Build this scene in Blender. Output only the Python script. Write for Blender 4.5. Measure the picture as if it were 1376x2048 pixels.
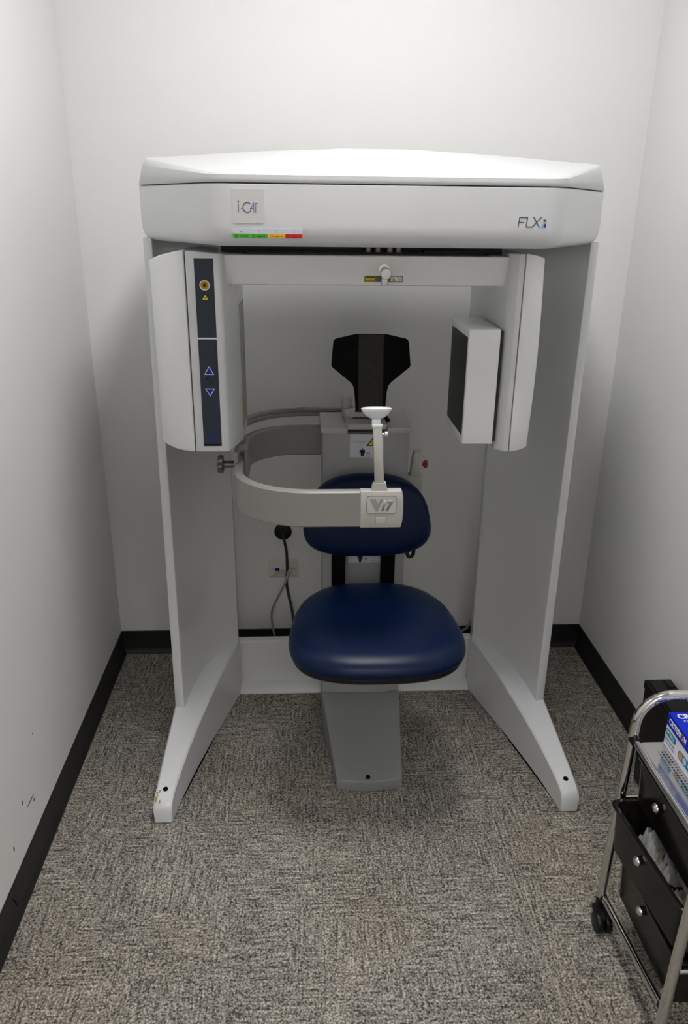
import bpy, bmesh, math, random
import numpy as np
from mathutils import Vector, Matrix, Euler, noise

# ------------------------------------------------------------------ clear
for o in list(bpy.data.objects):
    bpy.data.objects.remove(o, do_unlink=True)
scene = bpy.context.scene
COL = scene.collection

# ------------------------------------------------------------------ camera
W, H = 1376, 2048
FPX, PITCH, YAW, ROLL, CAMZ = 1548.76, 0.3714, 0.0543, 0.0119, 1.70
cp, spi, cy, sy = math.cos(PITCH), math.sin(PITCH), math.cos(YAW), math.sin(YAW)
_f = Vector((sy * cp, cy * cp, -spi)); _r = Vector((cy, -sy, 0)); _u = _r.cross(_f)
_R = _r * math.cos(ROLL) + _u * math.sin(ROLL); _U = -_r * math.sin(ROLL) + _u * math.cos(ROLL)
cam_d = bpy.data.cameras.new('camera')
cam_d.sensor_fit = 'VERTICAL'; cam_d.sensor_height = 36.0; cam_d.lens = FPX / H * 36.0
cam_d.clip_start = 0.02
cam = bpy.data.objects.new('camera', cam_d); COL.objects.link(cam)
cam.matrix_world = Matrix(((_R.x, _U.x, -_f.x, 0), (_R.y, _U.y, -_f.y, 0), (_R.z, _U.z, -_f.z, CAMZ), (0, 0, 0, 1)))
scene.camera = cam

# ------------------------------------------------------------------ world, exposure
world = bpy.data.worlds.new('world'); scene.world = world; world.use_nodes = True
world.node_tree.nodes['Background'].inputs[0].default_value = (0.9, 0.95, 1.0, 1)
world.node_tree.nodes['Background'].inputs[1].default_value = 0.2
scene.view_settings.view_transform = 'Standard'; scene.view_settings.look = 'None'
scene.view_settings.gamma = 1.0; scene.view_settings.use_curve_mapping = False
scene.view_settings.exposure = 0.0
CEIL_Z = 3.0
LIGHT_POWER = 55.0          # emission strength of the ceiling troffer's diffuser
LIGHT_XY = (0.22, 1.52); LIGHT_SIZE = (0.30, 0.60)
HALL_FILL_POWER = 26.5           # emission strength of the added fill lamp in the unseen hallway

def at(px, py, x=None, y=None, z=None):
    """point of the place seen at a photo position on a known plane"""
    d = _R * ((px - W / 2) / FPX) - _U * ((py - H / 2) / FPX) + _f
    o = Vector((0, 0, CAMZ))
    t = (z - CAMZ) / d.z if z is not None else (y / d.y if y is not None else x / d.x)
    return o + d * t

# ------------------------------------------------------------------ materials
MATS = {}
def mat(name, col, rough=0.5, metal=0.0, coat=0.0, var=0.03, vscale=12.0, bump=0.0, bscale=300.0,
        spec=0.5, emit=None, estr=0.0, alpha=1.0, trans=0.0, sheen=0.0):
    if name in MATS: return MATS[name]
    m = bpy.data.materials.new(name); m.use_nodes = True
    nt = m.node_tree; b = nt.nodes['Principled BSDF']
    tc = nt.nodes.new('ShaderNodeTexCoord'); nz = nt.nodes.new('ShaderNodeTexNoise')
    nz.inputs['Scale'].default_value = vscale; nz.inputs['Detail'].default_value = 3
    nt.links.new(tc.outputs['Object'], nz.inputs['Vector'])
    rmp = nt.nodes.new('ShaderNodeMix'); rmp.data_type = 'RGBA'
    c0 = tuple(max(0, c * (1 - var)) for c in col); c1 = tuple(min(1, c * (1 + var)) for c in col)
    rmp.inputs[6].default_value = (*c0, 1); rmp.inputs[7].default_value = (*c1, 1)
    nt.links.new(nz.outputs['Fac'], rmp.inputs[0]); nt.links.new(rmp.outputs[2], b.inputs['Base Color'])
    b.inputs['Roughness'].default_value = rough; b.inputs['Metallic'].default_value = metal
    b.inputs['Specular IOR Level'].default_value = spec
    b.inputs['Coat Weight'].default_value = coat; b.inputs['Coat Roughness'].default_value = 0.12
    b.inputs['Alpha'].default_value = alpha; b.inputs['Transmission Weight'].default_value = trans
    b.inputs['Sheen Weight'].default_value = sheen
    if emit:
        b.inputs['Emission Color'].default_value = (*emit, 1); b.inputs['Emission Strength'].default_value = estr
    if bump:
        n2 = nt.nodes.new('ShaderNodeTexNoise'); n2.inputs['Scale'].default_value = bscale
        n2.inputs['Detail'].default_value = 2
        bp = nt.nodes.new('ShaderNodeBump'); bp.inputs['Strength'].default_value = bump
        bp.inputs['Distance'].default_value = 0.001
        nt.links.new(tc.outputs['Object'], n2.inputs['Vector'])
        nt.links.new(n2.outputs['Fac'], bp.inputs['Height']); nt.links.new(bp.outputs['Normal'], b.inputs['Normal'])
    MATS[name] = m
    return m

M_wall = mat('wall_paint', (0.75, 0.748, 0.738), 0.75, var=0.012, vscale=3, bump=0.12, bscale=420, spec=0.3)
M_ceil = mat('ceiling_tile', (0.8, 0.8, 0.79), 0.85, bump=0.3, bscale=120)
M_base = mat('rubber_base', (0.012, 0.012, 0.0125), 0.5, var=0.1, spec=0.4)
M_white = mat('machine_white', (0.655, 0.66, 0.675), 0.30, coat=0.25, var=0.008, vscale=4)
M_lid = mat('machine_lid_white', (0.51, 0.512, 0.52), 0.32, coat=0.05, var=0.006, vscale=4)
M_cover = mat('machine_cover_white', (0.80, 0.803, 0.81), 0.38, var=0.008, vscale=4)
M_gap = mat('dark_gap', (0.02, 0.02, 0.022), 0.7)
M_dark = mat('dark_grey_tray', (0.045, 0.045, 0.047), 0.55, spec=0.25)
M_tower = mat('grey_tower_paint', (0.31, 0.31, 0.32), 0.42, var=0.01, bump=0.05, bscale=900)
M_foot = mat('grey_foot_paint', (0.215, 0.217, 0.224), 0.36, coat=0.0, var=0.01)
M_loop = mat('loop_taupe', (0.275, 0.265, 0.25), 0.36, var=0.012)
M_beige = mat('beige_plastic', (0.50, 0.485, 0.45), 0.4, var=0.015)
M_cap = mat('grey_beige_cap', (0.42, 0.415, 0.40), 0.45, var=0.015)
M_cup = mat('chin_cup_white', (0.80, 0.81, 0.84), 0.35, var=0.01)
M_black = mat('black_plastic', (0.006, 0.006, 0.0065), 0.42, var=0.1, spec=0.3)
M_blackm = mat('black_matte', (0.0025, 0.0025, 0.003), 0.8, var=0.1, spec=0.08)
M_chrome = mat('chrome', (0.72, 0.71, 0.69), 0.09, metal=1.0, var=0.01)
M_steel = mat('brushed_steel', (0.62, 0.60, 0.58), 0.34, metal=1.0, var=0.05, vscale=60)
M_dsteel = mat('dark_steel', (0.22, 0.20, 0.17), 0.4, metal=1.0, var=0.1, vscale=60)
M_plate = mat('logo_plate_metal', (0.60, 0.585, 0.58), 0.42, metal=0.35, var=0.05, vscale=90)
M_membrane = mat('membrane_slate', (0.021, 0.029, 0.048), 0.45, var=0.03, spec=0.35)
M_screen = mat('detector_window', (0.012, 0.011, 0.012), 0.35, var=0.1, spec=0.2)
def flat(name, col, rough=0.5): return mat(name, col, rough, var=0.02, spec=0.22)
I_white = flat('ink_white', (0.80, 0.80, 0.78)); I_black = flat('ink_black', (0.008, 0.008, 0.01))
I_blue = flat('ink_blue', (0.006, 0.02, 0.36)); I_blue2 = flat('ink_royal', (0.002, 0.02, 0.46))
I_yel = flat('ink_yellow', (0.68, 0.56, 0.015)); I_lem = flat('ink_lemon', (0.70, 0.66, 0.02))
I_org = flat('ink_orange', (0.62, 0.30, 0.01)); I_red = flat('ink_red', (0.55, 0.02, 0.012))
I_grn = flat('ink_green', (0.06, 0.36, 0.03)); I_amb = flat('ink_amber', (0.72, 0.42, 0.02))
I_grey = flat('ink_grey', (0.12, 0.12, 0.14)); I_dgrn = flat('ink_dark_green', (0.02, 0.09, 0.012))
I_dred = flat('ink_dark_red', (0.16, 0.006, 0.006)); I_damb = flat('ink_dark_amber', (0.16, 0.08, 0.008))
I_lav = flat('ink_lavender', (0.55, 0.56, 0.62)); I_slate = flat('ink_slate_blue', (0.14, 0.17, 0.30))
I_teal = flat('ink_teal', (0.004, 0.20, 0.34)); I_cbox = flat('carton_white', (0.70, 0.70, 0.76))
I_b1 = flat('ink_pale_blue', (0.50, 0.58, 0.68)); I_b2 = flat('ink_mid_blue', (0.20, 0.34, 0.54)); I_b3 = flat('ink_deep_blue', (0.008, 0.06, 0.19))
I_orn = flat('ink_label_orange', (0.60, 0.26, 0.05)); I_oran2 = flat('ink_ring_orange', (0.75, 0.22, 0.03))
M_etch = mat('etched_grey', (0.36, 0.35, 0.345), 0.5, metal=0.3)
M_gtape = flat('grey_sticker', (0.32, 0.32, 0.325))
M_yold = flat('old_yellow', (0.34, 0.28, 0.03))

def smoke_mat():
    m = mat('smoked_plastic', (0.009, 0.0085, 0.0075), 0.16, var=0.25, vscale=30, spec=0.22)
    b = m.node_tree.nodes['Principled BSDF']; b.inputs['Alpha'].default_value = 0.93
    return m
M_smoke = smoke_mat()
def clear_mat():
    m = mat('clear_plastic', (0.75, 0.75, 0.74), 0.12, var=0.05)
    m.node_tree.nodes['Principled BSDF'].inputs['Alpha'].default_value = 0.35
    return m
M_clear = clear_mat()

def vinyl_mat():
    m = mat('navy_vinyl', (0.0006, 0.0075, 0.036), 0.35, var=0.08, vscale=25, bump=0.15, bscale=700, spec=0.22)
    return m
M_vinyl = vinyl_mat()

def carbon_mat():
    m = bpy.data.materials.new('carbon_weave'); m.use_nodes = True; nt = m.node_tree
    b = nt.nodes['Principled BSDF']; tc = nt.nodes.new('ShaderNodeTexCoord')
    mp = nt.nodes.new('ShaderNodeMapping'); mp.inputs['Rotation'].default_value = (0, math.radians(-38), 0)
    w = nt.nodes.new('ShaderNodeTexWave'); w.wave_type = 'BANDS'; w.bands_direction = 'X'
    w.inputs['Scale'].default_value = 75; w.inputs['Distortion'].default_value = 0.3
    r = nt.nodes.new('ShaderNodeValToRGB')
    r.color_ramp.elements[0].color = (0.006, 0.005, 0.005, 1); r.color_ramp.elements[1].color = (0.055, 0.046, 0.036, 1)
    nt.links.new(tc.outputs['Object'], mp.inputs[0]); nt.links.new(mp.outputs[0], w.inputs['Vector'])
    nt.links.new(w.outputs['Fac'], r.inputs[0]); nt.links.new(r.outputs[0], b.inputs['Base Color'])
    b.inputs['Roughness'].default_value = 0.45; b.inputs['Specular IOR Level'].default_value = 0.2
    return m
M_carbon = carbon_mat()

def carpet_mat(name, shift):
    m = bpy.data.materials.new(name); m.use_nodes = True; nt = m.node_tree; L = nt.links
    b = nt.nodes['Principled BSDF']; b.inputs['Roughness'].default_value = 0.95; b.inputs['Specular IOR Level'].default_value = 0.1
    tc = nt.nodes.new('ShaderNodeTexCoord')
    oi = nt.nodes.new('ShaderNodeObjectInfo')
    add = nt.nodes.new('ShaderNodeVectorMath'); add.operation = 'ADD'
    mul = nt.nodes.new('ShaderNodeVectorMath'); mul.operation = 'SCALE'; mul.inputs['Scale'].default_value = 3.7
    L.new(oi.outputs['Location'], mul.inputs[0]); L.new(tc.outputs['Object'], add.inputs[0]); L.new(mul.outputs[0], add.inputs[1])
    # loops
    vo = nt.nodes.new('ShaderNodeTexVoronoi'); vo.inputs['Scale'].default_value = 205
    L.new(add.outputs[0], vo.inputs['Vector'])
    n1 = nt.nodes.new('ShaderNodeTexNoise'); n1.inputs['Scale'].default_value = 150; n1.inputs['Detail'].default_value = 2
    L.new(add.outputs[0], n1.inputs['Vector'])
    # streaks in two directions
    def streak(sc):
        mp = nt.nodes.new('ShaderNodeMapping'); mp.inputs['Scale'].default_value = sc
        n = nt.nodes.new('ShaderNodeTexNoise'); n.inputs['Scale'].default_value = 1.0; n.inputs['Detail'].default_value = 3
        L.new(add.outputs[0], mp.inputs[0]); L.new(mp.outputs[0], n.inputs['Vector']); return n
    sx = streak((13, 150, 1)); sy_ = streak((150, 13, 1))
    # block pattern
    bl = nt.nodes.new('ShaderNodeTexVoronoi'); bl.distance = 'CHEBYCHEV'; bl.inputs['Scale'].default_value = 7.5
    L.new(add.outputs[0], bl.inputs['Vector'])
    st = nt.nodes.new('ShaderNodeMath'); st.operation = 'GREATER_THAN'; st.inputs[1].default_value = 0.5
    sep = nt.nodes.new('ShaderNodeSeparateColor'); L.new(bl.outputs['Color'], sep.inputs[0]); L.new(sep.outputs[0], st.inputs[0])
    mx = nt.nodes.new('ShaderNodeMix'); L.new(st.outputs[0], mx.inputs[0]); L.new(sx.outputs['Fac'], mx.inputs[2]); L.new(sy_.outputs['Fac'], mx.inputs[3])
    big = nt.nodes.new('ShaderNodeTexNoise'); big.inputs['Scale'].default_value = 2.2; L.new(add.outputs[0], big.inputs['Vector'])
    def mad(a, k, c):
        n = nt.nodes.new('ShaderNodeMath'); n.operation = 'MULTIPLY_ADD'; L.new(a, n.inputs[0]); n.inputs[1].default_value = k
        if isinstance(c, float): n.inputs[2].default_value = c
        else: L.new(c, n.inputs[2])
        return n.outputs[0]
    v = mad(mx.outputs[0], 0.80, 0.0)
    v = mad(n1.outputs['Fac'], 0.78, v)
    v = mad(vo.outputs['Distance'], -0.62, v)
    v = mad(big.outputs['Fac'], 0.20, v)
    r = nt.nodes.new('ShaderNodeValToRGB'); e = r.color_ramp.elements
    e[0].position = 0.30; e[0].color = (0.055, 0.052, 0.050, 1)
    e[1].position = 0.98; e[1].color = (0.62, 0.575, 0.50, 1)
    e2 = r.color_ramp.elements.new(0.62); e2.color = (0.262, 0.245, 0.218, 1)
    L.new(v, r.inputs[0])
    geo = nt.nodes.new('ShaderNodeNewGeometry'); wn = nt.nodes.new('ShaderNodeTexNoise'); wn.inputs['Scale'].default_value = 1.9; wn.inputs['Detail'].default_value = 1
    L.new(geo.outputs['Position'], wn.inputs['Vector'])
    wr_ = nt.nodes.new('ShaderNodeValToRGB'); wr_.color_ramp.elements[0].position = 0.42; wr_.color_ramp.elements[1].position = 0.68
    wr_.color_ramp.elements[0].color = (1, 1, 1, 1); wr_.color_ramp.elements[1].color = (1.0, 0.955, 0.90, 1)
    L.new(wn.outputs['Fac'], wr_.inputs[0])
    tint = nt.nodes.new('ShaderNodeMix'); tint.data_type = 'RGBA'; tint.blend_type = 'MULTIPLY'; tint.inputs[0].default_value = 1.0
    L.new(r.outputs[0], tint.inputs[6]); L.new(wr_.outputs[0], tint.inputs[7]); L.new(tint.outputs[2], b.inputs['Base Color'])
    bp = nt.nodes.new('ShaderNodeBump'); bp.inputs['Strength'].default_value = 0.7; bp.inputs['Distance'].default_value = 0.003
    bp.invert = True
    L.new(vo.outputs['Distance'], bp.inputs['Height']); L.new(bp.outputs[0], b.inputs['Normal'])
    return m
M_carpet = carpet_mat('carpet_loops', 0)
M_slab = mat('floor_slab', (0.03, 0.03, 0.03), 0.9)

def perforated_mat():
    m = bpy.data.materials.new('perforated_steel'); m.use_nodes = True; nt = m.node_tree; L = nt.links
    b = nt.nodes['Principled BSDF']; b.inputs['Metallic'].default_value = 0.9; b.inputs['Roughness'].default_value = 0.14
    tc = nt.nodes.new('ShaderNodeTexCoord'); s = nt.nodes.new('ShaderNodeSeparateXYZ'); L.new(tc.outputs['Object'], s.inputs[0])
    def M(op, a, bb=None):
        n = nt.nodes.new('ShaderNodeMath'); n.operation = op
        for i, q in enumerate((a, bb)):
            if q is None: continue
            if isinstance(q, (int, float)): n.inputs[i].default_value = q
            else: L.new(q, n.inputs[i])
        return n.outputs[0]
    fx = M('SUBTRACT', M('FRACT', M('MULTIPLY', s.outputs[0], 115)), 0.5); fy = M('SUBTRACT', M('FRACT', M('MULTIPLY', s.outputs[1], 115)), 0.5)
    d = M('ADD', M('MULTIPLY', fx, fx), M('MULTIPLY', fy, fy))
    hole = M('LESS_THAN', d, 0.075)
    inx = M('LESS_THAN', M('ABSOLUTE', s.outputs[0]), 0.135); iny = M('LESS_THAN', M('ABSOLUTE', s.outputs[1]), 0.130)
    k = M('MULTIPLY', hole, M('MULTIPLY', inx, iny))
    mx = nt.nodes.new('ShaderNodeMix'); mx.data_type = 'RGBA'; L.new(k, mx.inputs[0])
    mx.inputs[6].default_value = (0.62, 0.61, 0.60, 1); mx.inputs[7].default_value = (0.01, 0.01, 0.01, 1)
    L.new(mx.outputs[2], b.inputs['Base Color'])
    L.new(M('SUBTRACT', 0.9, M('MULTIPLY', k, 0.9)), b.inputs['Metallic'])
    return m
M_perf = perforated_mat()

# ------------------------------------------------------------------ object helpers
WLOC = {}
def tag(o, label=None, cat=None, group=None, kind=None):
    if label: o['label'] = label
    if cat: o['category'] = cat
    if group: o['group'] = group
    if kind: o['kind'] = kind
    return o
def thing(name, loc, label, cat, group=None):
    o = bpy.data.objects.new(name, None); COL.objects.link(o); o.location = loc
    o.empty_display_size = 0.05; WLOC[o] = Vector(loc); return tag(o, label, cat, group)
def obj(name, bm, m, parent=None, smooth=35, label=None):
    """bmesh in world coordinates -> one mesh object with its origin at its middle"""
    me = bpy.data.meshes.new(name)
    bmesh.ops.recalc_face_normals(bm, faces=bm.faces)
    lo = Vector((min(v.co[i] for v in bm.verts) for i in range(3))); hi = Vector((max(v.co[i] for v in bm.verts) for i in range(3)))
    c = (lo + hi) / 2
    bmesh.ops.translate(bm, vec=-c, verts=bm.verts)
    bm.to_mesh(me); bm.free()
    if smooth:
        for p in me.polygons: p.use_smooth = True
        me.set_sharp_from_angle(angle=math.radians(smooth))
    me.materials.append(m)
    o = bpy.data.objects.new(name, me); COL.objects.link(o)
    WLOC[o] = c
    if parent is not None:
        o.parent = parent; o.location = c - WLOC[parent]
    else:
        o.location = c
    if label: o['label'] = label
    return o

def bev(bm, w, seg=3, ang=30, sel=None):
    if w <= 0: return bm
    bm.normal_update()
    es = [e for e in bm.edges if len(e.link_faces) == 2 and e.calc_face_angle(0) > math.radians(ang) and (sel is None or sel(e))]
    if es: bmesh.ops.bevel(bm, geom=es, offset=w, segments=seg, profile=0.5, affect='EDGES', clamp_overlap=True)
    return bm
def box(x0, x1, y0, y1, z0, z1, b=0.0, seg=3):
    bm = bmesh.new(); bmesh.ops.create_cube(bm, size=1)
    for v in bm.verts:
        v.co = Vector(((x0 + x1) / 2 + v.co.x * (x1 - x0), (y0 + y1) / 2 + v.co.y * (y1 - y0), (z0 + z1) / 2 + v.co.z * (z1 - z0)))
    return bev(bm, b, seg)
def loft(rings, cap=True, closed=True):
    """rings: list of equal length lists of points"""
    bm = bmesh.new(); R = [[bm.verts.new(p) for p in r] for r in rings]; n = len(rings[0])
    for a, b in zip(R[:-1], R[1:]):
        for i in range(n if closed else n - 1):
            j = (i + 1) % n
            bm.faces.new((a[i], a[j], b[j], b[i]))
    if cap:
        bm.faces.new(R[0][::-1]); bm.faces.new(R[-1])
    return bm
def prism(poly, z0, z1, b=0.0, seg=3, sel=None):
    return bev(loft([[(x, y, z0) for x, y in poly], [(x, y, z1) for x, y in poly]]), b, seg, sel=sel)
def join(*bms):
    out = bmesh.new()
    for b in bms:
        me = bpy.data.meshes.new('tmp'); b.to_mesh(me); b.free(); out.from_mesh(me); bpy.data.meshes.remove(me)
    return out
def cyl(p0, p1, r0, r1=None, n=24, b=0.0):
    r1 = r0 if r1 is None else r1
    p0 = Vector(p0); p1 = Vector(p1); d = (p1 - p0).normalized()
    a = d.orthogonal().normalized(); c = d.cross(a)
    rings = [[p + (a * math.cos(2 * math.pi * i / n) + c * math.sin(2 * math.pi * i / n)) * r for i in range(n)] for p, r in ((p0, r0), (p1, r1))]
    bm = loft(rings)
    return bev(bm, b, 2, 50)
def lathe(p0, axis, prof, n=28):
    """prof: (distance along axis, radius)"""
    p0 = Vector(p0); d = Vector(axis).normalized(); a = d.orthogonal().normalized(); c = d.cross(a)
    return loft([[p0 + d * t + (a * math.cos(2 * math.pi * i / n) + c * math.sin(2 * math.pi * i / n)) * max(r, 1e-4) for i in range(n)] for t, r in prof])
def smooth_path(pts, n=8):
    P = [Vector(p) for p in pts]; P = [P[0] * 2 - P[1]] + P + [P[-1] * 2 - P[-2]]; out = []
    for i in range(1, len(P) - 2):
        for k in range(n):
            t = k / n
            out.append(0.5 * ((2 * P[i]) + (P[i + 1] - P[i - 1]) * t + (2 * P[i - 1] - 5 * P[i] + 4 * P[i + 1] - P[i + 2]) * t * t + (3 * P[i] - P[i - 1] - 3 * P[i + 1] + P[i + 2]) * t ** 3))
    out.append(P[-2]); return out
def tube(pts, r, n=12):
    pts = [Vector(p) for p in pts]; rings = []; prev = None
    for i, p in enumerate(pts):
        d = (pts[min(i + 1, len(pts) - 1)] - pts[max(i - 1, 0)]).normalized()
        if prev is None: a = d.orthogonal().normalized()
        else: a = (prev - d * prev.dot(d)).normalized()
        prev = a; c = d.cross(a)
        rr = r[i] if isinstance(r, (list, tuple)) else r
        rings.append([p + (a * math.cos(2 * math.pi * k / n) + c * math.sin(2 * math.pi * k / n)) * rr for k in range(n)])
    return loft(rings)
def arc(cx, cy, r, a0, a1, n=14):
    return [(cx + r * math.cos(math.radians(a0 + (a1 - a0) * i / n)), cy + r * math.sin(math.radians(a0 + (a1 - a0) * i / n))) for i in range(n + 1)]
def band(path, half_t, z0, z1, b=0.004):
    """upright strip of thickness 2*half_t following a plan path"""
    P = [Vector((x, y, 0)) for x, y in path]; rings = []
    for i, p in enumerate(P):
        d = (P[min(i + 1, len(P) - 1)] - P[max(i - 1, 0)]).normalized(); nrm = Vector((-d.y, d.x, 0))
        rr = []
        prof = [(-half_t + b, z0), (-half_t, z0 + b), (-half_t, z1 - b), (-half_t + b, z1), (half_t - b, z1), (half_t, z1 - b), (half_t, z0 + b), (half_t - b, z0)]
        for s, z in prof: q = p + nrm * s; rr.append((q.x, q.y, z))
        rings.append(rr)
    return loft(rings)

# flat shapes standing on a facing plane. frame = (origin, right, up, out)
FRONT = lambda x, y, z: (Vector((x, y, z)), Vector((1, 0, 0)), Vector((0, 0, 1)), Vector((0, -1, 0)))
LEFT = lambda x, y, z: (Vector((x, y, z)), Vector((0, -1, 0)), Vector((0, 0, 1)), Vector((-1, 0, 0)))
TOPF = lambda x, y, z: (Vector((x, y, z)), Vector((0, -1, 0)), Vector((1, 0, 0)), Vector((0, 0, 1)))
TOPN = lambda x, y, z: (Vector((x, y, z)), Vector((1, 0, 0)), Vector((0, 1, 0)), Vector((0, 0, 1)))
def plate(fr, pts, t0=0.0, t1=0.0006):
    o, r, u, n = fr
    return loft([[o + r * a + u * b + n * t0 for a, b in pts], [o + r * a + u * b + n * t1 for a, b in pts]])
def rect(w, h, cx=0, cy=0, r=0.0):
    if r <= 0: return [(cx - w / 2, cy - h / 2), (cx + w / 2, cy - h / 2), (cx + w / 2, cy + h / 2), (cx - w / 2, cy + h / 2)]
    out = []
    for sx, sy2, a in ((1, -1, -90), (1, 1, 0), (-1, 1, 90), (-1, -1, 180)):
        for k in range(5):
            t = math.radians(a + 22.5 * k); out.append((cx + sx * (w / 2 - r) + r * math.cos(t), cy + sy2 * (h / 2 - r) + r * math.sin(t)))
    return out
def disc(r, n=28, cx=0, cy=0): return [(cx + r * math.cos(2 * math.pi * i / n), cy + r * math.sin(2 * math.pi * i / n)) for i in range(n)]
def stroke(fr, pts, w, t0=0.0, t1=0.0006):
    """poly line of constant width"""
    bms = []
    for (a, b), (c, d) in zip(pts[:-1], pts[1:]):
        l = math.hypot(c - a, d - b) or 1e-6; ux, uy = (c - a) / l, (d - b) / l; nx, ny = -uy * w / 2, ux * w / 2
        ex, ey = ux * w * 0.35, uy * w * 0.35
        bms.append(plate(fr, [(a - ex - nx, b - ey - ny), (c + ex - nx, d + ey - ny), (c + ex + nx, d + ey + ny), (a - ex + nx, b - ey + ny)], t0, t1))
    return join(*bms)
def text(fr, body, w, h, t0=0.0, t1=0.0006, cx=0, cy=0, bold=0.0, shear=0.0):
    """lettering scaled into a w x h field centred at (cx, cy) of the frame"""
    cu = bpy.data.curves.new('lettering', 'FONT'); cu.body = body; cu.size = 1; cu.resolution_u = 2; cu.offset = bold; cu.shear = shear
    ob = bpy.data.objects.new('lettering', cu); COL.objects.link(ob)
    dg = bpy.context.evaluated_depsgraph_get(); me = bpy.data.meshes.new_from_object(ob.evaluated_get(dg))
    bpy.data.objects.remove(ob, do_unlink=True); bpy.data.curves.remove(cu)
    bm = bmesh.new(); bm.from_mesh(me); bpy.data.meshes.remove(me)
    xs = [v.co.x for v in bm.verts]; ys = [v.co.y for v in bm.verts]
    x0, x1, y0, y1 = min(xs), max(xs), min(ys), max(ys)
    o, r, u, n = fr
    ex = bmesh.ops.extrude_face_region(bm, geom=list(bm.faces))
    top = {g for g in ex['geom'] if isinstance(g, bmesh.types.BMVert)}
    for v in bm.verts:
        a = ((v.co.x - x0) / (x1 - x0) - 0.5) * w + cx; b = ((v.co.y - y0) / max(y1 - y0, 1e-6) - 0.5) * h + cy
        v.co = o + r * a + u * b + n * (t1 if v in top else t0)
    return bm

# ================================================================== SETTING
XL, XR, YB, YF = -0.746, 1.1405, 2.7915, -0.45
def struct(name, bm, m, parent=None, smooth=0, kind='structure'):
    o = obj(name, bm, m, parent, smooth)
    if parent is None: tag(o, kind=kind)
    return o
floor = struct('floor', box(XL - .1, XR + .1, YF - .1, YB + .1, -0.12, -0.006), M_slab)
tag(floor, 'grey flecked loop carpet tiles covering the small room', None)
wb = struct('wall_back', box(XL - .1, XR + .1, YB, YB + .1, -0.006, CEIL_Z), M_wall); tag(wb, 'plain off-white painted wall behind the scanner')
wl = struct('wall_left', box(XL - .1, XL, YF, YB, -0.006, CEIL_Z), M_wall); tag(wl, 'off-white painted wall on the left with small scuffs')
wr = struct('wall_right', box(XR, XR + .1, YF, YB, -0.006, CEIL_Z), M_wall); tag(wr, 'off-white painted wall on the right behind the cart')
DX0, DX1, DZ = -0.42, 0.60, 2.10          # unseen doorway behind the camera, added to let fill light in
wf = struct('wall_front', join(box(XL - .1, DX0, YF - .1, YF, -0.006, CEIL_Z), box(DX1, XR + .1, YF - .1, YF, -0.006, CEIL_Z), box(DX0, DX1, YF - .1, YF, DZ, CEIL_Z)), M_wall); tag(wf, 'off-white wall with an added open doorway behind the viewer')
hall = [('wall_added_hallway_end', box(-2.1, -2.0, -2.2, YF - .1, -0.006, 2.6)), ('wall_added_hallway_far', box(2.4, 2.5, -2.2, YF - .1, -0.006, 2.6)), ('wall_added_hallway', box(-2.1, 2.5, -2.3, -2.2, -0.006, 2.6)),  # unseen hallway, added so lamplight bounces in from behind the camera
        ('wall_added_hallway_side', join(box(-2.0, XL - .1, YF - .1, YF - .02, -0.006, 2.6), box(XR + .1, 2.4, YF - .1, YF - .02, -0.006, 2.6)))]
for n_, b_ in hall: tag(struct(n_, b_, M_wall), 'off-white wall of the added hallway beyond the doorway')
tag(struct('ceiling_added_hallway', box(-2.1, 2.5, -2.3, YF - .1, 2.6, 2.7), M_ceil), 'white ceiling of the added hallway beyond the doorway')
tag(struct('floor_added_hallway', box(-2.1, 2.5, -2.3, YF - .1, -0.12, 0.0), M_carpet), 'grey carpeted floor of the added hallway beyond the doorway')
tag(struct('trim_1', join(box(DX0 - .05, DX0, YF - .11, YF + .012, 0, DZ), box(DX1, DX1 + .05, YF - .11, YF + .012, 0, DZ), box(DX0 - .05, DX1 + .05, YF - .11, YF + .012, DZ, DZ + .05)), M_dark), 'dark grey metal frame of the added doorway')
ce = struct('ceiling', box(XL - .1, XR + .1, YF - .1, YB + .1, CEIL_Z, CEIL_Z + .1), M_ceil); tag(ce, 'white ceiling above the scanner')
# carpet tiles (quarter turned)
ty = [1.817 + 0.5 * k for k in range(-6, 3)]; tx = [0.04 + 0.5 * k for k in range(-2, 4)]
xs = sorted(set([XL] + [x for x in tx if XL < x < XR] + [XR])); ys = sorted(set([YF] + [y for y in ty if YF < y < YB] + [YB]))
for i in range(len(xs) - 1):
    for j in range(len(ys) - 1):
        g = 0.0004
        o = obj('carpet_tile', box(xs[i] + g, xs[i + 1] - g, ys[j] + g, ys[j + 1] - g, -0.006, 0.0), M_carpet, floor, 0)
        if (i + j) % 2:      # quarter turn: swap the mesh axes, then turn back
            for v in o.data.vertices: v.co = Vector((v.co.y, -v.co.x, v.co.z))
            o.rotation_euler = (0, 0, math.pi / 2)
# scuffs and dents on the left wall
for (px, py, w, h, r) in ((65, 1467, .006, .006, 0), (45, 1606, .008, .018, 0.3), (61, 1601, .055, .006, 0.0), (28, 1698, .007, .018, 0.25), (68, 1599, .012, .008, 0)):
    p = at(px, py, x=XL); pts = [(a * w / 2 * math.cos(r) - b * h / 2 * math.sin(r), a * w / 2 * math.sin(r) + b * h / 2 * math.cos(r)) for a, b in disc(1, 10)]
    obj('scuff_mark', plate((p, Vector((0, 1, 0)), Vector((0, 0, 1)), Vector((1, 0, 0))), pts, 0, 0.0003), flat('scuff_grey', (0.16, 0.155, 0.15), 0.8), wl, 0)
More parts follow.
